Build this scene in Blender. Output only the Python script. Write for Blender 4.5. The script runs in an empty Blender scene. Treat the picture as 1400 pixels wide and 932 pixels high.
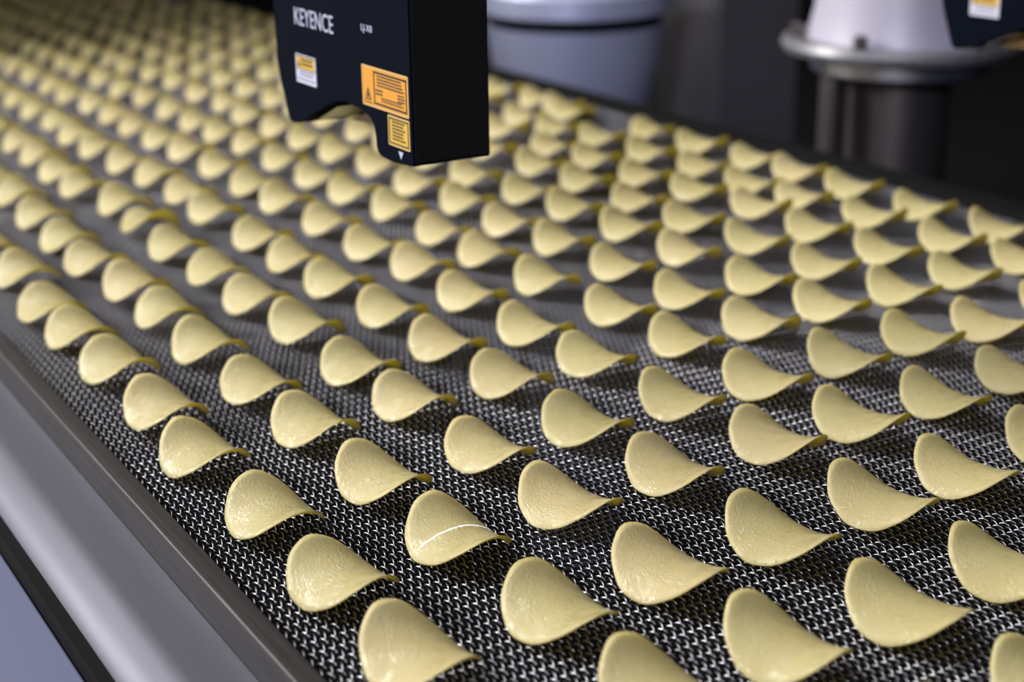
import bpy, bmesh, math, random
from mathutils import Matrix, Vector

S = bpy.context.scene
COL = S.collection
rnd = random.Random(11)

# ------------------------------------------------------------------ camera
CAM_POS = Vector((-0.28803, -0.49963, 0.34605))
AX_RIGHT = Vector((0.8525797, -0.5223956, -0.0145142))
AX_DOWN = Vector((-0.1850846, -0.2758626, -0.9432092))
AX_FWD = Vector((0.4887244, 0.8068474, -0.3318822))
FPX = 2106.45
cam_data = bpy.data.cameras.new('camera')
cam = bpy.data.objects.new('camera', cam_data)
COL.objects.link(cam)
m3 = Matrix((AX_RIGHT, -AX_DOWN, -AX_FWD)).transposed()
cam.matrix_world = Matrix.Translation(CAM_POS) @ m3.to_4x4()
cam_data.sensor_width = 36.0
cam_data.lens = FPX * 36.0 / 1400.0
cam_data.clip_start = 0.02
cam_data.dof.use_dof = True
cam_data.dof.focus_distance = 0.77
cam_data.dof.aperture_fstop = 5.6
cam_data.dof.aperture_blades = 0
S.camera = cam

# ------------------------------------------------------------------ world, lights, exposure
W = bpy.data.worlds.new('world')
S.world = W
W.use_nodes = True
W.node_tree.nodes['Background'].inputs['Color'].default_value = (0.55, 0.6, 1.0, 1)
W.node_tree.nodes['Background'].inputs['Strength'].default_value = 0.02


def area(name, loc, target, sx, sy, power, col, spread=None):
    l = bpy.data.lights.new(name, 'AREA')
    l.shape = 'RECTANGLE'
    l.size, l.size_y = sx, sy
    l.energy = power
    l.color = col
    if spread is not None:
        l.spread = spread
    o = bpy.data.objects.new(name, l)
    COL.objects.link(o)
    o.location = loc
    d = Vector(target) - Vector(loc)
    o.rotation_euler = d.to_track_quat('-Z', 'Y').to_euler()
    return o


area('ceiling_lamp_key', (-1.25, 4.6, 4.4), (0.3, 0.4, 0), 2.4, 2.4, 230, (1.0, 0.96, 0.89))
area('ceiling_lamp_cool', (-1.1, 0.5, 2.4), (-0.1, 0.5, 0), 1.1, 1.8, 4, (0.70, 0.76, 1.0))
area('ceiling_lamp_left', (-4.5, 4.6, 3.0), (0.3, 0.4, 0), 1.6, 1.6, 560, (1.0, 0.965, 0.9))
area('added_background_fill', (-1.7, -1.3, 1.2), (1.05, 1.15, -0.05), 0.6, 0.6, 3.0, (0.82, 0.84, 1.0), math.radians(40))  # added fill, aimed to brighten the drum and pedestal
area('ceiling_lamp_over_belt', (0.3, 0.0, 3.4), (0.3, 0.5, 0), 1.8, 2.2, 25, (1.0, 0.95, 0.89))


def line_laser(name, loc, half_width, half_thick, power, col):
    """a projector lamp whose own beam is a thin flat fan"""
    l = bpy.data.lights.new(name, 'SPOT')
    l.energy = power
    l.color = col
    l.shadow_soft_size = 0.0
    l.spot_size = math.radians(20)
    l.spot_blend = 0.0
    l.use_nodes = True
    nt = l.node_tree
    em = nt.nodes['Emission']
    tc = nt.nodes.new('ShaderNodeTexCoord')
    sp = nt.nodes.new('ShaderNodeSeparateXYZ')
    nt.links.new(tc.outputs['Normal'], sp.inputs[0])

    def math_node(op, a, b_):
        n = nt.nodes.new('ShaderNodeMath')
        n.operation = op
        for k, v in enumerate((a, b_)):
            if isinstance(v, (int, float)):
                n.inputs[k].default_value = v
            else:
                nt.links.new(v, n.inputs[k])
        return n.outputs[0]
    az = math_node('ABSOLUTE', sp.outputs['Z'], 0)
    rx = math_node('DIVIDE', math_node('ABSOLUTE', sp.outputs['X'], 0), az)
    ry = math_node('DIVIDE', math_node('ABSOLUTE', sp.outputs['Y'], 0), az)
    on = math_node('MULTIPLY', math_node('LESS_THAN', rx, half_width), math_node('LESS_THAN', ry, half_thick))
    nt.links.new(on, em.inputs['Strength'])
    o = bpy.data.objects.new(name, l)
    COL.objects.link(o)
    o.location = loc
    return o


# line laser of a profile scanner above the frame, crossing one chip
line_laser('laser_line', (0.0395, 0.0935, 0.36), 0.062, 0.0012, 90.0, (0.22, 0.32, 1.0))

S.view_settings.view_transform = 'Standard'
S.view_settings.look = 'None'
S.view_settings.gamma = 1.0
S.view_settings.use_curve_mapping = False
S.view_settings.exposure = 0.26


# ------------------------------------------------------------------ materials
def mat(name, col, rough=0.5, metal=0.0, **kw):
    m = bpy.data.materials.new(name)
    m.use_nodes = True
    b = m.node_tree.nodes['Principled BSDF']
    b.inputs['Base Color'].default_value = (*col, 1)
    b.inputs['Roughness'].default_value = rough
    b.inputs['Metallic'].default_value = metal
    for k, v in kw.items():
        b.inputs[k.replace('_', ' ')].default_value = v
    return m


def link(m, a, ao, b, bi):
    m.node_tree.links.new(a.outputs[ao], b.inputs[bi])


def brushed(name, col, rough, scale, col2=None, bump=0.05):
    """metal with fine brushed streaks along Y and faint wear"""
    m = mat(name, col, rough, 1.0)
    nt = m.node_tree
    b = nt.nodes['Principled BSDF']
    tc = nt.nodes.new('ShaderNodeTexCoord')
    mp = nt.nodes.new('ShaderNodeMapping')
    mp.inputs['Scale'].default_value = scale
    nz = nt.nodes.new('ShaderNodeTexNoise')
    nz.inputs['Scale'].default_value = 1.0
    nz.inputs['Detail'].default_value = 5
    link(m, tc, 'Object', mp, 'Vector')
    link(m, mp, 'Vector', nz, 'Vector')
    r = nt.nodes.new('ShaderNodeMapRange')
    r.inputs['To Min'].default_value = rough - 0.07
    r.inputs['To Max'].default_value = rough + 0.12
    link(m, nz, 'Fac', r, 'Value')
    link(m, r, 'Result', b, 'Roughness')
    cr = nt.nodes.new('ShaderNodeMix')
    cr.data_type = 'RGBA'
    cr.inputs['A'].default_value = (*col, 1)
    cr.inputs['B'].default_value = (*(col2 or [c * 0.8 for c in col]), 1)
    link(m, nz, 'Fac', cr, 'Factor')
    link(m, cr, 'Result', b, 'Base Color')
    bp = nt.nodes.new('ShaderNodeBump')
    bp.inputs['Strength'].default_value = bump
    bp.inputs['Distance'].default_value = 0.001
    link(m, nz, 'Fac', bp, 'Height')
    link(m, bp, 'Normal', b, 'Normal')
    return m


def chip_material():
    m = mat('potato_chip', (0.6, 0.47, 0.2), 0.48)
    nt = m.node_tree
    b = nt.nodes['Principled BSDF']
    b.inputs['Subsurface Weight'].default_value = 0.25
    b.inputs['Subsurface Radius'].default_value = (1.0, 0.7, 0.2)
    b.inputs['Subsurface Scale'].default_value = 0.002
    b.inputs['Specular IOR Level'].default_value = 0.45
    tc = nt.nodes.new('ShaderNodeTexCoord')
    oi = nt.nodes.new('ShaderNodeObjectInfo')
    off = nt.nodes.new('ShaderNodeVectorMath')
    off.operation = 'ADD'
    sc = nt.nodes.new('ShaderNodeMath')
    sc.operation = 'MULTIPLY'
    sc.inputs[1].default_value = 37.0
    link(m, oi, 'Random', sc, 0)
    link(m, tc, 'Object', off, 0)
    link(m, sc, 'Value', off, 1)
    # each chip its own shade
    ramp = nt.nodes.new('ShaderNodeValToRGB')
    e = ramp.color_ramp.elements
    e[0].position, e[0].color = 0.0, (0.53, 0.47, 0.245, 1)
    e[1].position, e[1].color = 1.0, (0.585, 0.50, 0.285, 1)
    x = ramp.color_ramp.elements.new(0.5)
    x.color = (0.555, 0.50, 0.26, 1)
    link(m, oi, 'Random', ramp, 'Fac')
    # cloudy tan patches
    n1 = nt.nodes.new('ShaderNodeTexNoise')
    n1.inputs['Scale'].default_value = 60
    n1.inputs['Detail'].default_value = 4
    link(m, off, 'Vector', n1, 'Vector')
    r1 = nt.nodes.new('ShaderNodeMapRange')
    r1.inputs['From Min'].default_value = 0.35
    r1.inputs['From Max'].default_value = 0.75
    r1.inputs['To Max'].default_value = 0.45
    link(m, n1, 'Fac', r1, 'Value')
    mx = nt.nodes.new('ShaderNodeMix')
    mx.data_type = 'RGBA'
    mx.inputs['B'].default_value = (0.52, 0.42, 0.185, 1)
    link(m, r1, 'Result', mx, 'Factor')
    link(m, ramp, 'Color', mx, 'A')
    # sparse brown specks
    n2 = nt.nodes.new('ShaderNodeTexNoise')
    n2.inputs['Scale'].default_value = 420
    n2.inputs['Detail'].default_value = 2
    link(m, off, 'Vector', n2, 'Vector')
    r2 = nt.nodes.new('ShaderNodeMapRange')
    r2.inputs['From Min'].default_value = 0.72
    r2.inputs['From Max'].default_value = 0.8
    r2.inputs['To Max'].default_value = 0.55
    link(m, n2, 'Fac', r2, 'Value')
    mx2 = nt.nodes.new('ShaderNodeMix')
    mx2.data_type = 'RGBA'
    mx2.inputs['B'].default_value = (0.23, 0.13, 0.04, 1)
    link(m, r2, 'Result', mx2, 'Factor')
    link(m, mx, 'Result', mx2, 'A')
    link(m, mx2, 'Result', b, 'Base Color')
    # fine oily wrinkles
    wv = nt.nodes.new('ShaderNodeTexNoise')
    wv.inputs['Scale'].default_value = 380
    wv.inputs['Detail'].default_value = 3
    wv.inputs['Distortion'].default_value = 1.2
    mp = nt.nodes.new('ShaderNodeMapping')
    mp.inputs['Scale'].default_value = (1.6, 0.8, 1.0)
    link(m, off, 'Vector', mp, 'Vector')
    link(m, mp, 'Vector', wv, 'Vector')
    bp = nt.nodes.new('ShaderNodeBump')
    bp.inputs['Strength'].default_value = 0.38
    bp.inputs['Distance'].default_value = 0.0012
    link(m, wv, 'Fac', bp, 'Height')
    link(m, bp, 'Normal', b, 'Normal')
    # oily film in spots
    n3 = nt.nodes.new('ShaderNodeTexNoise')
    n3.inputs['Scale'].default_value = 130
    n3.inputs['Detail'].default_value = 3
    link(m, off, 'Vector', n3, 'Vector')
    r3 = nt.nodes.new('ShaderNodeMapRange')
    r3.inputs['From Min'].default_value = 0.42
    r3.inputs['From Max'].default_value = 0.62
    r3.inputs['To Max'].default_value = 1.0
    link(m, n3, 'Fac', r3, 'Value')
    link(m, r3, 'Result', b, 'Coat Weight')
    b.inputs['Coat Roughness'].default_value = 0.13
    bc = nt.nodes.new('ShaderNodeBump')
    bc.inputs['Strength'].default_value = 0.8
    bc.inputs['Distance'].default_value = 0.0012
    link(m, wv, 'Fac', bc, 'Height')
    link(m, bc, 'Normal', b, 'Coat Normal')
    # thin fried slice: some light passes through it
    tl = nt.nodes.new('ShaderNodeBsdfTranslucent')
    tl.inputs['Color'].default_value = (0.85, 0.76, 0.09, 1)
    ms = nt.nodes.new('ShaderNodeMixShader')
    ms.inputs['Fac'].default_value = 0.38
    out = nt.nodes['Material Output']
    link(m, b, 'BSDF', ms, 1)
    link(m, tl, 'BSDF', ms, 2)
    link(m, ms, 'Shader', out, 'Surface')
    return m


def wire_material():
    """bright crowns, with the shade of the lower coil put into the colour"""
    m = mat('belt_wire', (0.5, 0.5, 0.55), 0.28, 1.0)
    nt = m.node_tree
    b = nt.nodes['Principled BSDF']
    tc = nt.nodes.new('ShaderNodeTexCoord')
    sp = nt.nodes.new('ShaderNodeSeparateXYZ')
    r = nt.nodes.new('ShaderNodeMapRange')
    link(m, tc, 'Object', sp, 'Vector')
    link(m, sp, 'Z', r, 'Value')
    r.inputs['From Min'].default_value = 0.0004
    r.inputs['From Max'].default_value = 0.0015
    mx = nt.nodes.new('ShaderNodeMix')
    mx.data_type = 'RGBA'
    mx.inputs['A'].default_value = (0.02, 0.019, 0.02, 1)  # painted shade for the lower half of each coil
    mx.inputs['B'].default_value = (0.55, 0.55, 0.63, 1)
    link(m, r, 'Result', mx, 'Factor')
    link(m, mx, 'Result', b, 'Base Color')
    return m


M = {
    'chip': chip_material(),
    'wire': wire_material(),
    'rod': mat('belt_rod', (0.012, 0.012, 0.013), 0.7, 0.0, Specular_IOR_Level=0.1),
    'steel': brushed('brushed_steel', (0.105, 0.107, 0.135), 0.5, (60, 4, 60)),
    'bar': brushed('worn_bar_steel', (0.075, 0.070, 0.072), 0.45, (260, 14, 260), (0.045, 0.041, 0.043), 0.2),
    'panel': mat('blue_grey_paint', (0.09, 0.10, 0.18), 0.45),
    'black': mat('black_plastic', (0.004, 0.004, 0.0045), 0.8, 0.0, Specular_IOR_Level=0.08),
    'housing': mat('blue_black_housing', (0.0016, 0.0030, 0.0075), 0.8, 0.0, Specular_IOR_Level=0.03),
    'housing_side': mat('black_anodised', (0.003, 0.003, 0.0035), 0.65, 0.0, Specular_IOR_Level=0.2),
    'glass': mat('dark_glass', (0.02, 0.015, 0.01), 0.06, 0.0, IOR=1.5),
    'brass': mat('bronze_coating', (0.35, 0.25, 0.12), 0.3, 1.0),
    'ink_white': mat('pale_print', (0.38, 0.40, 0.52), 0.6),
    'amber': mat('amber_label', (0.60, 0.265, 0.028), 0.45),
    'yellow': mat('yellow_label', (0.54, 0.34, 0.04), 0.45),
    'white': mat('white_label', (0.50, 0.50, 0.62), 0.5),
    'ink': mat('black_print', (0.02, 0.016, 0.012), 0.6),
    'edge': mat('label_rim', (0.55, 0.36, 0.15), 0.5),
    'drum': mat('drum_enamel', (0.50, 0.53, 0.74), 0.42, 0.45),
    'pale': mat('pale_lavender_paint', (0.36, 0.34, 0.42), 0.4),
    'flange': mat('dull_flange_steel', (0.17, 0.17, 0.19), 0.4, 0.3),
    'ring': mat('bright_ring_steel', (0.55, 0.56, 0.66), 0.3, 1.0),
    'column': mat('column_paint', (0.14, 0.122, 0.122), 0.38, 0.85),
    'dark_panel': mat('dark_cabinet_paint', (0.075, 0.07, 0.08), 0.55),
    'wall': mat('dark_wall', (0.004, 0.004, 0.0045), 0.9, 0.0, Specular_IOR_Level=0.1),
    'floor': mat('dark_floor', (0.006, 0.006, 0.0065), 0.8, 0.0, Specular_IOR_Level=0.15),
}


# ------------------------------------------------------------------ helpers
def obj(name, bm, m, parent=None, smooth=False, angle=None):
    me = bpy.data.meshes.new(name)
    bmesh.ops.recalc_face_normals(bm, faces=bm.faces)
    bm.to_mesh(me)
    bm.free()
    if smooth:
        for p in me.polygons:
            p.use_smooth = True
    me.materials.append(m)
    o = bpy.data.objects.new(name, me)
    COL.objects.link(o)
    if parent:
        o.parent = parent
    if angle is not None:
        me.set_sharp_from_angle(angle=math.radians(angle))
    return o


def thing(name, label, cat, loc=(0, 0, 0), group=None):
    o = bpy.data.objects.new(name, None)
    o.empty_display_size = 0.02
    COL.objects.link(o)
    o.location = loc
    tag(o, label, cat, group)
    return o


def tag(o, label=None, cat=None, group=None, kind=None):
    for k, v in (('label', label), ('category', cat), ('group', group), ('kind', kind)):
        if v:
            o[k] = v
    return o


def add_box(bm, x0, x1, y0, y1, z0, z1):
    vs = [bm.verts.new(c) for c in ((x0, y0, z0), (x1, y0, z0), (x1, y1, z0), (x0, y1, z0),
                                    (x0, y0, z1), (x1, y0, z1), (x1, y1, z1), (x0, y1, z1))]
    for f in ((0, 3, 2, 1), (4, 5, 6, 7), (0, 1, 5, 4), (1, 2, 6, 5), (2, 3, 7, 6), (3, 0, 4, 7)):
        bm.faces.new([vs[i] for i in f])


def box(x0, x1, y0, y1, z0, z1, bevel=0.0):
    bm = bmesh.new()
    add_box(bm, x0, x1, y0, y1, z0, z1)
    if bevel:
        bmesh.ops.bevel(bm, geom=bm.edges[:], offset=bevel, segments=2, affect='EDGES', profile=0.6)
    return bm


def lathe(profile, n=64, cap=True):
    """surface of revolution about Z from (radius, z) pairs"""
    bm = bmesh.new()
    rings = []
    for r, z in profile:
        rings.append([bm.verts.new((r * math.cos(2 * math.pi * i / n), r * math.sin(2 * math.pi * i / n), z)) for i in range(n)])
    for a, b in zip(rings, rings[1:]):
        for i in range(n):
            bm.faces.new((a[i], a[(i + 1) % n], b[(i + 1) % n], b[i]))
    if cap:
        bm.faces.new(list(reversed(rings[0])))
        bm.faces.new(rings[-1])
    return bm


def sweep_y(profile, y0, y1, closed=False, n=1):
    """(x, z) outline swept along Y"""
    bm = bmesh.new()
    ring = []
    for j in range(n + 1):
        y = y0 + (y1 - y0) * j / n
        ring.append([bm.verts.new((x, y, z)) for x, z in profile])
    m = len(profile)
    for a, b in zip(ring, ring[1:]):
        for i in range(m if closed else m - 1):
            bm.faces.new((a[i], a[(i + 1) % m], b[(i + 1) % m], b[i]))
    if closed:
        bm.faces.new(list(reversed(ring[0])))
        bm.faces.new(ring[-1])
    return bm


def tube(bm, pts, r, sides=4):
    prev = None
    for i, p in enumerate(pts):
        t = (pts[min(i + 1, len(pts) - 1)] - pts[max(i - 1, 0)]).normalized()
        u = t.cross(Vector((0.13, 0.31, 0.94))).normalized()
        v = t.cross(u)
        ring = [bm.verts.new(p + r * (math.cos(2 * math.pi * k / sides) * u + math.sin(2 * math.pi * k / sides) * v)) for k in range(sides)]
        if prev:
            for k in range(sides):
                bm.faces.new((prev[k], prev[(k + 1) % sides], ring[(k + 1) % sides], ring[k]))
        prev = ring


# ------------------------------------------------------------------ room
fl = obj('floor', box(-4, 6, -3, 9, -0.95, -0.9), M['floor'])
tag(fl, kind='structure')
w = obj('wall_back', box(-4, 6, 8.9, 9.0, -0.9, 5.5), M['wall'])
tag(w, kind='structure')
w = obj('wall_right', box(5.9, 6.0, -3, 8.9, -0.9, 5.5), M['wall'])
tag(w, kind='structure')

# ------------------------------------------------------------------ conveyor belt: woven wire spirals
BX0, BX1 = -0.068, 0.746
BY0, BY1 = -0.150, 2.66
PITCH_X, PITCH_Y = 0.0048, 0.0046
WIRE_R = 0.00028
HZ = 0.0018


def spiral_mesh(hand, seg, sides, name):
    bm = bmesh.new()
    turns = int((BX1 - BX0) / PITCH_X)
    pts = []
    amp = PITCH_Y * 0.5 + 0.0007
    for i in range(turns * seg + 1):
        a = 2 * math.pi * i / seg
        c, s = math.cos(a), math.sin(a)
        # flattened coil: long straight crowns, tight turns at the rods
        y = amp * math.copysign(abs(c) ** 0.95, c) * hand
        z = HZ * math.copysign(abs(s) ** 0.95, s)
        pts.append(Vector((BX0 + PITCH_X * i / seg + (0.0 if hand > 0 else PITCH_X * 0.5), y, z)))
    tube(bm, pts, WIRE_R, sides)
    me = bpy.data.meshes.new(name)
    bm.to_mesh(me)
    bm.free()
    for p in me.polygons:
        p.use_smooth = True
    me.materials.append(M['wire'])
    return me


belt = thing('conveyor_belt', 'dark woven wire mesh conveyor belt carrying rows of pale potato chips', 'conveyor belt')
ZW = -HZ - WIRE_R
near_l = spiral_mesh(1, 12, 4, 'wire_spiral')
near_r = spiral_mesh(-1, 12, 4, 'wire_spiral_b')
NEAR = 96
n_sp = int((BY1 - BY0) / PITCH_Y)
for i in range(NEAR):
    o = bpy.data.objects.new('wire_spiral', near_l if i % 2 == 0 else near_r)
    COL.objects.link(o)
    o.location = (0.0, BY0 + i * PITCH_Y, ZW)
    o.parent = belt
# the rest of the weave, past singling out: one stuff part, coils set on points
far_src = [spiral_mesh(1, 6, 3, 'far_coil_a'), spiral_mesh(-1, 6, 3, 'far_coil_b')]


def far_weave():
    verts, faces = [], []
    for i in range(NEAR, n_sp):
        src = far_src[i % 2]
        b = len(verts)
        y = BY0 + i * PITCH_Y
        verts += [(v.co.x, v.co.y + y, v.co.z) for v in src.vertices]
        faces += [tuple(b + k for k in p.vertices) for p in src.polygons]
    me = bpy.data.meshes.new('wire_weave')
    me.from_pydata(verts, [], faces)
    for p in me.polygons:
        p.use_smooth = True
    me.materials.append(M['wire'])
    o = bpy.data.objects.new('wire_weave', me)
    COL.objects.link(o)
    o.location = (0, 0, ZW)
    o.parent = belt
    o['kind'] = 'stuff'


far_weave()
bm = bmesh.new()
for i in range(n_sp + 1):
    y = BY0 + (i - 0.5) * PITCH_Y
    tube(bm, [Vector((BX0, y, ZW)), Vector((BX1, y, ZW))], 0.0005, 4)
o = obj('cross_rods', bm, M['rod'], belt)
o['kind'] = 'stuff'

# ------------------------------------------------------------------ conveyor side frames
RY0, RY1 = -0.45, 2.66
rail = thing('conveyor_side_frame', 'bluish stainless steel side frame with dark guide bar along the belt', 'conveyor frame', (0, 0, 0))
arc = [(-0.0790 + 0.0010 * math.cos(math.radians(180 - k * 15)), 0.0030 + 0.0010 * math.sin(math.radians(180 - k * 15))) for k in range(7)]
bar = sweep_y([(-0.0800, -0.022)] + arc + [(-0.0690, 0.0040), (-0.0684, 0.0034), (-0.0684, -0.022)], RY0, RY1, True)
obj('guide_bar', bar, M['bar'], rail, True, 40)
tray = [(-0.0802, -0.0172), (-0.104, -0.0180)]
for k in range(1, 12):
    a = math.radians(90 + k * 8)
    tray.append((-0.104 + 0.027 * math.cos(a), -0.0450 + 0.027 * math.sin(a)))
tray += [(-0.1310, -0.12)]
back_side = [(x + (0.002 if i > 3 else 0), z - 0.003) for i, (x, z) in enumerate(tray)]
obj('rounded_tray', sweep_y(tray + back_side[::-1], RY0, RY1, True), M['steel'], rail, True, 40)
obj('dark_gap_strip', box(-0.1350, -0.1262, RY0, RY1, -0.13, -0.0315, 0.001), M['black'], rail)  # black strip put in for the shaded gap beside the tray
obj('side_panel', box(-0.1300, -0.126, RY0, RY1, -0.40, -0.13), M['black'], rail)
lower = thing('lower_cover', 'flat blue-grey cover panel below the rounded steel side frame', 'panel')
obj('cover_sheet', box(-0.45, -0.1358, RY0, RY1, -0.045, -0.040, 0.001), M['panel'], lower)
for yy in (-0.3, 0.5, 1.3, 2.1):
    obj('support_leg', box(-0.40, -0.36, yy, yy + 0.04, -0.9, -0.045), M['steel'], lower)
guard = thing('belt_guard', 'black side guard along the far edge of the wire belt', 'guard')
obj('guard_strip', sweep_y([(0.749, -0.03), (0.749, 0.001), (0.752, 0.003), (0.783, 0.003), (0.786, 0.001), (0.786, -0.03)], RY0, RY1, True), M['black'], guard)
obj('guard_beam', box(0.752, 0.784, RY0, RY1, -0.14, -0.03, 0.003), M['black'], guard)
for yy in (-0.3, 0.7, 1.7, 2.5):
    obj('support_leg', box(0.755, 0.781, yy, yy + 0.04, -0.9, -0.14), M['black'], guard)

# ------------------------------------------------------------------ laser profile scanners
SX0, SX1 = 0.0987, 0.1478


def rounded(poly, radii, n=5):
    out = []
    m = len(poly)
    for i, (p, r) in enumerate(zip(poly, radii)):
        if r <= 0:
            out.append(p)
            continue
        p = Vector(p)
        a = (Vector(poly[i - 1]) - p)
        b = (Vector(poly[(i + 1) % m]) - p)
        r = min(r, a.length * 0.45, b.length * 0.45)
        pa, pb = p + a.normalized() * r, p + b.normalized() * r
        for k in range(n + 1):
            t = k / n
            out.append(tuple((1 - t) ** 2 * pa + 2 * t * (1 - t) * p + t * t * pb))
    return out


def prism_x(poly, x0, x1, bevel=0.0):
    bm = bmesh.new()
    a = [bm.verts.new((x0, y, z)) for y, z in poly]
    b = [bm.verts.new((x1, y, z)) for y, z in poly]
    n = len(poly)
    for i in range(n):
        bm.faces.new((a[i], a[(i + 1) % n], b[(i + 1) % n], b[i]))
    fa = bm.faces.new(list(reversed(a)))
    fb = bm.faces.new(b)
    if bevel:
        ed = [e for e in bm.edges if abs(e.verts[0].co.x - e.verts[1].co.x) < 1e-7]
        bmesh.ops.bevel(bm, geom=ed, offset=bevel, segments=2, affect='EDGES')
    return bm


SENSOR_POLY = [(0.241, 0.300), (0.241, 0.1553), (0.2660, 0.1535), (0.2850, 0.1545), (0.2862, 0.1735),
               (0.3040, 0.1780), (0.3337, 0.1790), (0.3650, 0.1670), (0.3930, 0.1549), (0.4083, 0.1529), (0.4225, 0.1870), (0.4241, 0.228), (0.4241, 0.300)]
SENSOR_R = [0.001, 0.001, 0.004, 0.005, 0.008, 0.006, 0.008, 0.004, 0.003, 0.004, 0.006, 0.006, 0.001]


def face_rect(bm, x, ya, yb, za, zb, th):
    add_box(bm, x - th, x, min(ya, yb), max(ya, yb), za, zb)


def lines(bm, x, y0, y1, ztop, zbot, n, th, fill=0.55):
    """rows of tiny illegible print as short dashes"""
    h = (ztop - zbot) / n
    for i in range(n):
        y = y0
        z = ztop - i * h
        end = y1 + (y0 - y1) * rnd.choice((0.0, 0.05, 0.2, 0.1))
        while y > end + 0.0004:
            wd = min(rnd.uniform(0.0012, 0.003), y - end)
            face_rect(bm, x, y - wd, y, z - h * fill, z, th)
            y -= wd + 0.0005


def text(body, size, y, x, z, parent, name, m, stretch=1.0):
    c = bpy.data.curves.new(name, 'FONT')
    c.body = body
    c.size = size
    c.extrude = 0.00008
    c.align_x = 'LEFT'
    c.materials.append(m)
    tmp = bpy.data.objects.new(name, c)
    me = bpy.data.meshes.new_from_object(tmp)
    bpy.data.objects.remove(tmp)
    bpy.data.curves.remove(c)
    me.name = name
    o = bpy.data.objects.new(name, me)
    COL.objects.link(o)
    o.matrix_world = Matrix(((0, 0, -1, x), (-1, 0, 0, y), (0, 1, 0, z), (0, 0, 0, 1))) @ Matrix.Diagonal((stretch, 1, 1, 1))
    mw = o.matrix_world.copy()
    o.parent = parent
    o.matrix_parent_inverse = parent.matrix_world.inverted()
    o.matrix_world = mw
    return o


def sticker_small(root, x):
    pl = obj('small_label', box(x - 0.0003, x, 0.3640, 0.3930, 0.1815, 0.1990), M['white'], root)
    pl['label'] = 'white sticker with a yellow warning band'
    bm = bmesh.new()
    face_rect(bm, x - 0.0003, 0.3655, 0.3915, 0.1905, 0.1975, 0.0001)
    obj('yellow_band', bm, M['yellow'], pl)
    bm = bmesh.new()
    face_rect(bm, x - 0.0003, 0.3645, 0.3925, 0.1976, 0.1984, 0.00012)
    face_rect(bm, x - 0.0003, 0.3645, 0.3925, 0.1900, 0.1906, 0.00012)
    face_rect(bm, x - 0.0003, 0.3655, 0.3920, 0.1836, 0.1843, 0.00012)
    # warning triangle
    a = x - 0.00045
    bm.faces.new([bm.verts.new((a, y, z)) for y, z in ((0.3905, 0.1915), (0.3865, 0.1915), (0.3885, 0.1962))])
    lines(bm, x - 0.0004, 0.3850, 0.3675, 0.1966, 0.1916, 2, 0.0001)
    lines(bm, x - 0.0003, 0.3885, 0.3670, 0.1890, 0.1850, 2, 0.0001, 0.4)
    obj('label_print', bm, M['ink'], pl)


def make_sensor(name, label):
    root = thing(name, label, 'sensor', (0.123, 0.33, 0.153), 'laser profile scanners above the belt')
    bpy.context.view_layer.update()
    inv = root.matrix_world.inverted()
    made = []

    def part(nm, bm, m, **k):
        o = obj(nm, bm, m, root, **k)
        o.matrix_parent_inverse = inv
        return o
    part('housing', prism_x(rounded(SENSOR_POLY, SENSOR_R), SX0, SX1, 0.0006), M['housing'], smooth=True, angle=35)
    # dark end cover on the side facing along the belt
    part('end_cover', box(SX0 + 0.0012, SX1 - 0.0012, 0.2398, 0.2411, 0.157, 0.2995, 0.0004), M['housing_side'])
    # emitter and receiver windows under the notch
    w1 = bmesh.new()
    add_box(w1, -0.018, 0.018, -0.016, 0.016, -0.0012, 0.0012)
    o = part('receiver_window', w1, M['glass'])
    o.location = (0.1232, 0.3650, 0.1660)
    o.rotation_euler = (math.radians(-23), 0, 0)
    w2 = bmesh.new()
    add_box(w2, -0.016, 0.016, -0.009, 0.009, -0.0012, 0.0012)
    o = part('emitter_window', w2, M['glass'])
    o.location = (0.1232, 0.2640, 0.1530)
    sh = prism_x([(0.392, 0.1535), (0.365, 0.1625), (0.331, 0.1745), (0.306, 0.1745), (0.318, 0.1680), (0.350, 0.1560)], 0.1335, 0.1476)
    part('window_shroud', sh, M['brass'])
    return root


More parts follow.
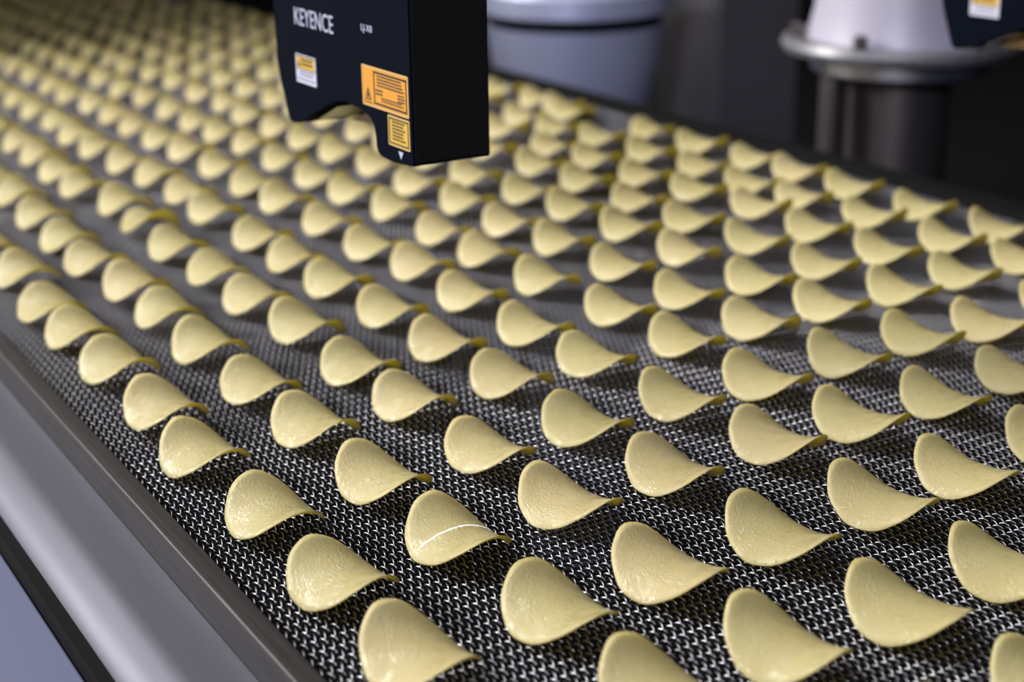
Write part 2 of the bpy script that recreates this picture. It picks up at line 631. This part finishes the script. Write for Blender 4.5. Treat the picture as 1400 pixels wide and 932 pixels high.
def stickers(root):
    x = SX0 - 0.00002
    inv = root.matrix_world.inverted()
    before = set(COL.objects)
    big = obj('warning_label', box(x - 0.0003, x, 0.2434, 0.2998, 0.1815, 0.2045), M['amber'], root)
    big['label'] = 'amber laser warning label with black frame'
    bm = bmesh.new()
    for a in ((0.2434, 0.2998, 0.2037, 0.2045), (0.2434, 0.2998, 0.1815, 0.1823), (0.2434, 0.2441, 0.1815, 0.2045), (0.2991, 0.2998, 0.1815, 0.2045)):
        face_rect(bm, x - 0.0003, *a, 0.0001)
    obj('label_rim', bm, M['edge'], big)
    bm = bmesh.new()
    for a in ((0.2452, 0.2852, 0.2012, 0.2024), (0.2452, 0.2852, 0.1836, 0.1848), (0.2452, 0.2464, 0.1836, 0.2024), (0.2840, 0.2852, 0.1836, 0.2024),
              (0.2870, 0.2975, 0.1832, 0.1838)):
        face_rect(bm, x - 0.0003, *a, 0.00012)
    lines(bm, x - 0.0003, 0.2810, 0.2485, 0.2005, 0.1935, 4, 0.0001)
    lines(bm, x - 0.0003, 0.2830, 0.2740, 0.1925, 0.1885, 2, 0.0001)
    lines(bm, x - 0.0003, 0.2560, 0.2475, 0.1930, 0.1880, 3, 0.0001)
    lines(bm, x - 0.0003, 0.2760, 0.2490, 0.1885, 0.1855, 2, 0.0001)
    a = x - 0.00045
    tri = [(0.2965, 0.1850), (0.2885, 0.1850), (0.2925, 0.1925)]
    inn = [(0.2950, 0.1857), (0.2900, 0.1857), (0.2925, 0.1908)]
    v1 = [bm.verts.new((a, *p)) for p in tri]
    v2 = [bm.verts.new((a, *p)) for p in inn]
    for i in range(3):
        bm.faces.new((v1[i], v1[(i + 1) % 3], v2[(i + 1) % 3], v2[i]))
    face_rect(bm, x - 0.0003, 0.2918, 0.2932, 0.1862, 0.1890, 0.00012)
    obj('label_print', bm, M['ink'], big)
    sm = obj('aperture_label', box(x - 0.0003, x, 0.2434, 0.2690, 0.1632, 0.1802), M['yellow'], root)
    sm['label'] = 'small yellow label with black frame'
    bm = bmesh.new()
    for a in ((0.2434, 0.2690, 0.1796, 0.1802), (0.2434, 0.2690, 0.1632, 0.1638), (0.2434, 0.2440, 0.1632, 0.1802), (0.2684, 0.2690, 0.1632, 0.1802)):
        face_rect(bm, x - 0.0003, *a, 0.0001)
    obj('label_rim', bm, M['edge'], sm)
    bm = bmesh.new()
    for a in ((0.2446, 0.2678, 0.1782, 0.1791), (0.2446, 0.2678, 0.1643, 0.1652), (0.2446, 0.2455, 0.1643, 0.1791), (0.2669, 0.2678, 0.1643, 0.1791)):
        face_rect(bm, x - 0.0003, *a, 0.00012)
    lines(bm, x - 0.0003, 0.2640, 0.2480, 0.1775, 0.1660, 6, 0.0001)
    obj('label_print', bm, M['ink'], sm)
    sticker_small(root, x)
    for o in set(COL.objects) - before:
        if o.parent is root:
            o.matrix_parent_inverse = inv
    # pale print on the housing
    text('KEYENCE', 0.0152, 0.3925, x - 0.0001, 0.2170, root, 'maker_lettering', M['ink_white'], 0.88)
    text('LJ-X8', 0.0055, 0.2990, x - 0.0001, 0.2235, root, 'model_lettering', M['ink_white'], 1.15)
    bm = bmesh.new()
    bm.faces.new([bm.verts.new((x - 0.0002, y, z)) for y, z in ((0.2580, 0.1612), (0.2520, 0.1612), (0.2550, 0.1568))])
    o = obj('position_mark', bm, M['ink_white'], root)
    o.matrix_parent_inverse = inv


sensor = make_sensor('laser_sensor', 'black laser scanner with amber warning labels hanging over the chips')
stickers(sensor)


def copy_tree(o, parent=None):
    c = o.copy()
    COL.objects.link(c)
    if parent:
        c.parent = parent
        c.matrix_parent_inverse = o.matrix_parent_inverse
    for ch in list(o.children):
        copy_tree(ch, c)
    return c


sensor2 = copy_tree(sensor)
sensor2.location = (0.123 + 0.5552, 0.33 - 0.0365, 0.153)
sensor2['label'] = 'blurred black laser scanner with small yellow and white sticker before the pedestal'

# ------------------------------------------------------------------ machinery beyond the belt
drum = thing('steel_drum', 'blurred bluish steel drum with a lipped rim behind the belt', 'drum', (1.07, 1.535, -0.9))
obj('drum_body', lathe([(0.085, 0.0), (0.085, 0.70), (0.118, 0.79), (0.134, 0.86), (0.142, 0.915)], 72), M['drum'], drum, True, 40)
obj('rim_groove', lathe([(0.134, 0.915), (0.134, 0.930)], 72), M['black'], drum, True, 40)
obj('rim', lathe([(0.140, 0.930), (0.150, 0.936), (0.150, 0.965), (0.142, 0.972)], 72), M['drum'], drum, True, 40)

ped = thing('machine_pedestal', 'blurred pale flanged pedestal on dark columns beyond the belt', 'pedestal', (1.014, 0.780, -0.9))
obj('flange', lathe([(0.115, 0.966), (0.134, 0.971), (0.137, 0.978), (0.134, 0.985), (0.05, 0.985)], 72), M['flange'], ped, True, 40)
obj('lower_ring', lathe([(0.098, 0.946), (0.102, 0.950), (0.102, 0.966)], 72), M['ring'], ped, True, 40)
obj('housing', lathe([(0.108, 0.985), (0.100, 1.02), (0.098, 1.18)], 72), M['pale'], ped, True, 40)
obj('column', lathe([(0.058, 0.0), (0.058, 0.946)], 48), M['column'], ped, True, 40)
o = obj('conduit', lathe([(0.014, 0.0), (0.014, 0.946)], 24), M['column'], ped, True, 40)
o.location = (-0.085, 0.02, 0)
for k in range(6):
    a = k * math.pi / 3 + 0.4
    o = obj('bolt', lathe([(0.008, 0.985), (0.008, 0.998), (0.006, 1.0)], 6), M['column'], ped)
    o.location = (0.120 * math.cos(a), 0.120 * math.sin(a), 0)
cab = thing('machine_cabinet', 'dark grey cabinet standing between the drum and the pedestal', 'cabinet', (1.38, 1.56, -0.9))
obj('body', box(-0.08, 0.10, -0.08, 0.10, 0, 1.6, 0.01), M['dark_panel'], cab)
obj('door', box(-0.075, 0.095, -0.09, -0.08, 0.1, 1.55, 0.004), M['dark_panel'], cab)
over = thing('added_shade_hood', 'added unseen grey hood shading the far end of the belt', 'hood', (0.24, 2.2, 0.0))  # out of view, added so the far end of the belt dims
obj('roof', box(-0.74, 0.74, 0.0, 1.2, 0.74, 0.76, 0.004), M['dark_panel'], over)
obj('front_lip', box(-0.74, 0.74, -0.01, 0.0, 0.55, 0.76, 0.002), M['dark_panel'], over)
for sx in (-0.74, 0.72):
    obj('side_wall', box(sx, sx + 0.02, 0.0, 1.2, 0.40, 0.74), M['dark_panel'], over)
    obj('post', box(sx, sx + 0.02, 1.1, 1.14, -0.9, 0.40), M['dark_panel'], over)
    obj('post', box(sx, sx + 0.02, 0.02, 0.06, -0.9, 0.40), M['dark_panel'], over)
nz = thing('hanging_nozzle', 'small pale rounded nozzle hanging over the far end of the belt', 'nozzle', (0.6480, 2.2190, 0.0105))
obj('bulb', lathe([(0.004, 0.0), (0.016, 0.003), (0.028, 0.012), (0.034, 0.026), (0.034, 0.06), (0.02, 0.075)], 32), M['pale'], nz, True, 40)
obj('stem', lathe([(0.012, 0.075), (0.012, 0.729)], 16), M['steel'], nz, True, 40)

# ------------------------------------------------------------------ potato chips
CA, CB, KA, KB, PHI, TILT, ROLL = 0.0232, 0.0282, 15.14, 6.42, 0.0375, 0.068, 0.0056
C3, C4, D4, EGG, TWIST = 119.2, 7173.0, 4764.0, 0.053, -5.41


def chip_mesh(seed, tilt):
    r = random.Random(seed)
    ph = [r.uniform(0, 6.28) for _ in range(4)]
    am = [r.uniform(0.004, 0.012), r.uniform(0.004, 0.012), r.uniform(0.002, 0.006), r.uniform(0.001, 0.004)]
    ka, kb = KA * r.uniform(0.92, 1.08), KB * r.uniform(0.9, 1.1)
    tl, rl = tilt + r.uniform(-0.03, 0.03), ROLL + r.uniform(-0.02, 0.02)
    w = [r.uniform(-0.0004, 0.0004) for _ in range(3)]
    NR, NT, TH = 11, 48, 0.0011
    c, s = math.cos(PHI), math.sin(PHI)

    def P(k, a):
        e = 1 + sum(am[i] * math.sin((i + 2) * a + ph[i]) for i in range(4)) + 0.006 * math.sin(11 * a + ph[0]) * (k == 1)
        u, v = CA * k * math.cos(a) * e, CB * k * math.sin(a) * e
        u *= 1 + EGG * k * math.sin(a)
        z = -ka * u * u + kb * v * v + tl * v + rl * u - C3 * u ** 3 - C4 * u ** 4 + D4 * v ** 4 + TWIST * u * v + w[0] * k * k * math.sin(3 * a + ph[1]) + w[1] * k * math.sin(2 * a)
        return Vector((c * u - s * v, s * u + c * v, z))
    top = [[P(0, 0)]] + [[P(i / NR, 2 * math.pi * j / NT) for j in range(NT)] for i in range(1, NR + 1)]
    zmin = min(p.z for ring in top for p in ring)
    bm = bmesh.new()

    def sheet(dz, flip):
        vs = []
        for i, ring in enumerate(top):
            d = dz * (1 - 0.5 * (i == NR))
            vs.append([bm.verts.new((p.x, p.y, p.z - zmin + d)) for p in ring])
        for j in range(NT):
            f = (vs[0][0], vs[1][j], vs[1][(j + 1) % NT])
            bm.faces.new(f[::-1] if flip else f)
        for i in range(1, NR):
            for j in range(NT):
                f = (vs[i][j], vs[i + 1][j], vs[i + 1][(j + 1) % NT], vs[i][(j + 1) % NT])
                bm.faces.new(f[::-1] if flip else f)
        return vs
    t = sheet(TH, False)
    b = sheet(0.0, True)
    for j in range(NT):
        bm.faces.new((t[-1][j], b[-1][j], b[-1][(j + 1) % NT], t[-1][(j + 1) % NT]))
    me = bpy.data.meshes.new('potato_chip')
    bm.to_mesh(me)
    bm.free()
    for p in me.polygons:
        p.use_smooth = True
    me.materials.append(M['chip'])
    return me


CHIP_LOW = [chip_mesh(100 + i, 0.05) for i in range(7)]
CHIP_LIFTED = [chip_mesh(200 + i, 0.022) for i in range(9)]   # near edge lifted, underside showing
LANES = [-.0268, .0389, .1060, .1711, .2375, .3032, .368, .433, .4972, .5604, .6220, .685]
ROWS = [-.158, -.076, .0065, .0925, .172, .2585, .334, .420, .5025, .577, .661, .745, .8265, .912, .9865, 1.068, 1.144, 1.225, 1.307, 1.394, 1.478]
while len(ROWS) < 35:
    ROWS.append(ROWS[-1] + 0.0815)
# measured offsets from the lattice, (lane, row): (dx, dy) in tenths of a millimetre
OFFSET = {
    (3,0): (-21,-5),
    (1,1): (-25,5), (2,1): (-48,22), (3,1): (-45,-20), (4,1): (-38,3),
    (0,2): (-51,-43), (1,2): (0,-19), (2,2): (-44,15), (3,2): (-34,0), (4,2): (-29,8), (5,2): (-62,36), (6,2): (-20,22),
    (0,3): (-23,-98), (1,3): (-24,-12), (2,3): (-25,19), (3,3): (-10,20), (4,3): (31,18), (5,3): (-37,-8), (6,3): (-19,-14), (7,3): (-19,0),
    (0,4): (-8,-70), (1,4): (-26,-21), (2,4): (-34,-4), (3,4): (-16,33), (4,4): (-25,3), (5,4): (-28,12), (6,4): (-5,11), (7,4): (-16,11), (8,4): (-31,-16),
    (0,5): (-32,-25), (1,5): (-14,-5), (2,5): (-20,29), (3,5): (2,15), (4,5): (-43,3), (5,5): (12,-5), (6,5): (-14,-18), (7,5): (-24,-13), (8,5): (11,-19), (9,5): (-2,-17), (10,5): (100,12),
    (0,6): (9,-46), (1,6): (-22,11), (2,6): (-22,0), (3,6): (-11,56), (4,6): (-36,-9), (5,6): (19,-4), (6,6): (-13,22), (7,6): (-12,7), (8,6): (-35,-10), (9,6): (-12,-5), (10,6): (16,-55),
    (0,7): (15,-27), (1,7): (-14,35), (2,7): (1,13), (3,7): (-6,-12), (4,7): (-19,-3), (5,7): (-22,17), (6,7): (-6,-12), (7,7): (-27,-21), (8,7): (-23,-71),
    (0,8): (13,-37), (1,8): (-8,0), (2,8): (-20,-26), (3,8): (-9,32), (4,8): (30,8), (5,8): (-23,37), (6,8): (0,-11), (7,8): (43,30), (8,8): (-5,-49), (9,8): (76,-67),
    (0,9): (-3,-138), (1,9): (12,2), (2,9): (-17,12), (3,9): (-18,18), (4,9): (-12,-17), (5,9): (-14,18), (6,9): (-49,-48), (7,9): (-4,38), (8,9): (3,-6), (9,9): (18,-29), (10,9): (-42,-123),
    (0,10): (80,0), (1,10): (-30,2), (2,10): (-29,8), (3,10): (15,-59), (4,10): (12,16), (5,10): (53,119), (6,10): (18,-33), (7,10): (15,-27), (8,10): (29,12), (9,10): (-32,-128), (10,10): (18,-167), (11,10): (32,-172),
    (1,11): (-15,-38), (2,11): (26,39), (3,11): (-18,50), (4,11): (0,75), (5,11): (-2,20), (6,11): (-19,-48), (7,11): (-99,-98), (8,11): (11,-68), (9,11): (1,-110), (10,11): (-7,-187), (11,11): (17,-162),
    (1,12): (15,-5), (2,12): (82,24), (3,12): (41,28), (4,12): (23,25), (5,12): (-1,-32), (6,12): (16,-9), (9,12): (-48,-233), (10,12): (0,-133), (11,12): (-10,-177),
    (1,13): (55,35), (2,13): (-26,21), (3,13): (58,29), (4,13): (22,-30), (5,13): (-3,-78), (6,13): (-17,-56), (10,13): (-139,-352), (11,13): (-122,345),
    (2,14): (-15,9), (3,14): (0,-9), (4,14): (20,100), (5,14): (14,10), (6,14): (-17,-45), (7,14): (1,-20), (10,14): (-57,-295),
    (2,15): (6,-17), (3,15): (-14,27), (4,15): (-8,0), (5,15): (1,-8), (6,15): (-19,-111), (11,15): (-7,-339),
    (3,16): (-30,-7), (4,16): (-11,57), (5,16): (15,0), (6,16): (-7,-2), (11,16): (1,-238),
    (3,17): (25,57), (4,17): (17,35), (5,17): (16,-52), (6,17): (38,-55), (7,17): (3,-85),
    (3,18): (19,80), (4,18): (26,-3), (5,18): (31,18), (6,18): (33,-22), (7,18): (21,-40),
    (3,19): (25,27), (4,19): (-7,0), (5,19): (-1,-36), (6,19): (88,77), (7,19): (64,6), (8,19): (40,-50),
    (4,20): (13,-36), (5,20): (34,45), (6,20): (63,47), (7,20): (58,-16),
    (5,21): (6,104), (6,21): (-55,-121),
}
ORD = ['', 'first', 'second', 'third', 'fourth', 'fifth', 'sixth', 'seventh', 'eighth', 'ninth', 'tenth', 'eleventh', 'twelfth']


CHIP_TIPPED = chip_mesh(300, -0.16)   # one chip tipped up towards the near end


def nth(n):
    if n < len(ORD):
        return ORD[n]
    return '%d%s' % (n, {1: 'st', 2: 'nd', 3: 'rd'}.get(n % 10 if n % 100 not in (11, 12, 13) else 0, 'th'))


def pix(p):
    d = Vector(p) - CAM_POS
    z = d.dot(AX_FWD)
    return 700 + FPX * d.dot(AX_RIGHT) / z, 466 + FPX * d.dot(AX_DOWN) / z


def behind_sensor(p):
    """does the sight line from the viewpoint to this chip cross the near scanner's box"""
    o, d = CAM_POS, Vector(p) - CAM_POS
    t0, t1 = 0.0, 1.0
    for ax, lo, hi in ((0, SX0, SX1), (1, 0.241, 0.424), (2, 0.168, 0.30)):
        a, b = (lo - o[ax]) / d[ax], (hi - o[ax]) / d[ax]
        t0, t1 = max(t0, min(a, b)), min(t1, max(a, b))
    return t0 < t1


n_chip = 0
for li, lx in enumerate(LANES):
    count = nhid = nout = 0
    for ri, ry in enumerate(ROWS):
        off = OFFSET.get((li, ri))
        if off is None:
            off = (rnd.uniform(-30, 30), rnd.uniform(-35, 35))
            if ri <= 1:
                off = (off[0], off[1] - 110)
            if li >= 9:
                off = (off[0], off[1] - 18)
        x, y = lx + off[0] * 1e-4, ry + off[1] * 1e-4
        u, v = pix((x, y, 0.008))
        rp = 0.027 * FPX / (Vector((x, y, 0)) - CAM_POS).dot(AX_FWD)      # half width as seen
        inside = -rp < u < 1400 + rp * 0.95 and -rp * 0.7 < v < 932 + rp * 0.62
        if not inside and not (-0.6 * rp - 60 < u < 1400 + 420 and -12 < v < 932 + 260):
            continue
        hidden = behind_sensor((x, y, 0.012))
        o = bpy.data.objects.new('potato_chip', rnd.choice(CHIP_LOW if ri <= 2 and li >= 1 else CHIP_LIFTED))
        COL.objects.link(o)
        if (li, ri) == (2, 11):
            o.data = CHIP_TIPPED
        o.location = (x + 0.0012, y - 0.0006, 0.0)
        o.rotation_euler = (0, 0, rnd.gauss(0, 0.045))
        k = rnd.uniform(1.02, 1.07)
        o.scale = (k, k, k)
        n_chip += 1
        if not inside:
            nout += 1
            lab = 'potato chip just beyond the picture edge, %s lane from the steel frame, %s one out' % (nth(li + 1), nth(nout))
        elif hidden:
            nhid += 1
            lab = 'blurred potato chip behind the scanner, %s lane from steel frame, %s hidden there' % (nth(li + 1), nth(nhid))
        else:
            count += 1
            lab = 'saddle-shaped potato chip, %s lane from the steel frame, %s from the near end' % (nth(li + 1), nth(count))
            if (li, ri) == (1, 3):
                lab = 'potato chip crossed by a bluish-white laser line, second lane from the steel frame'
        tag(o, lab, 'potato chip', 'potato chips on the wire belt')
print('chips', n_chip)
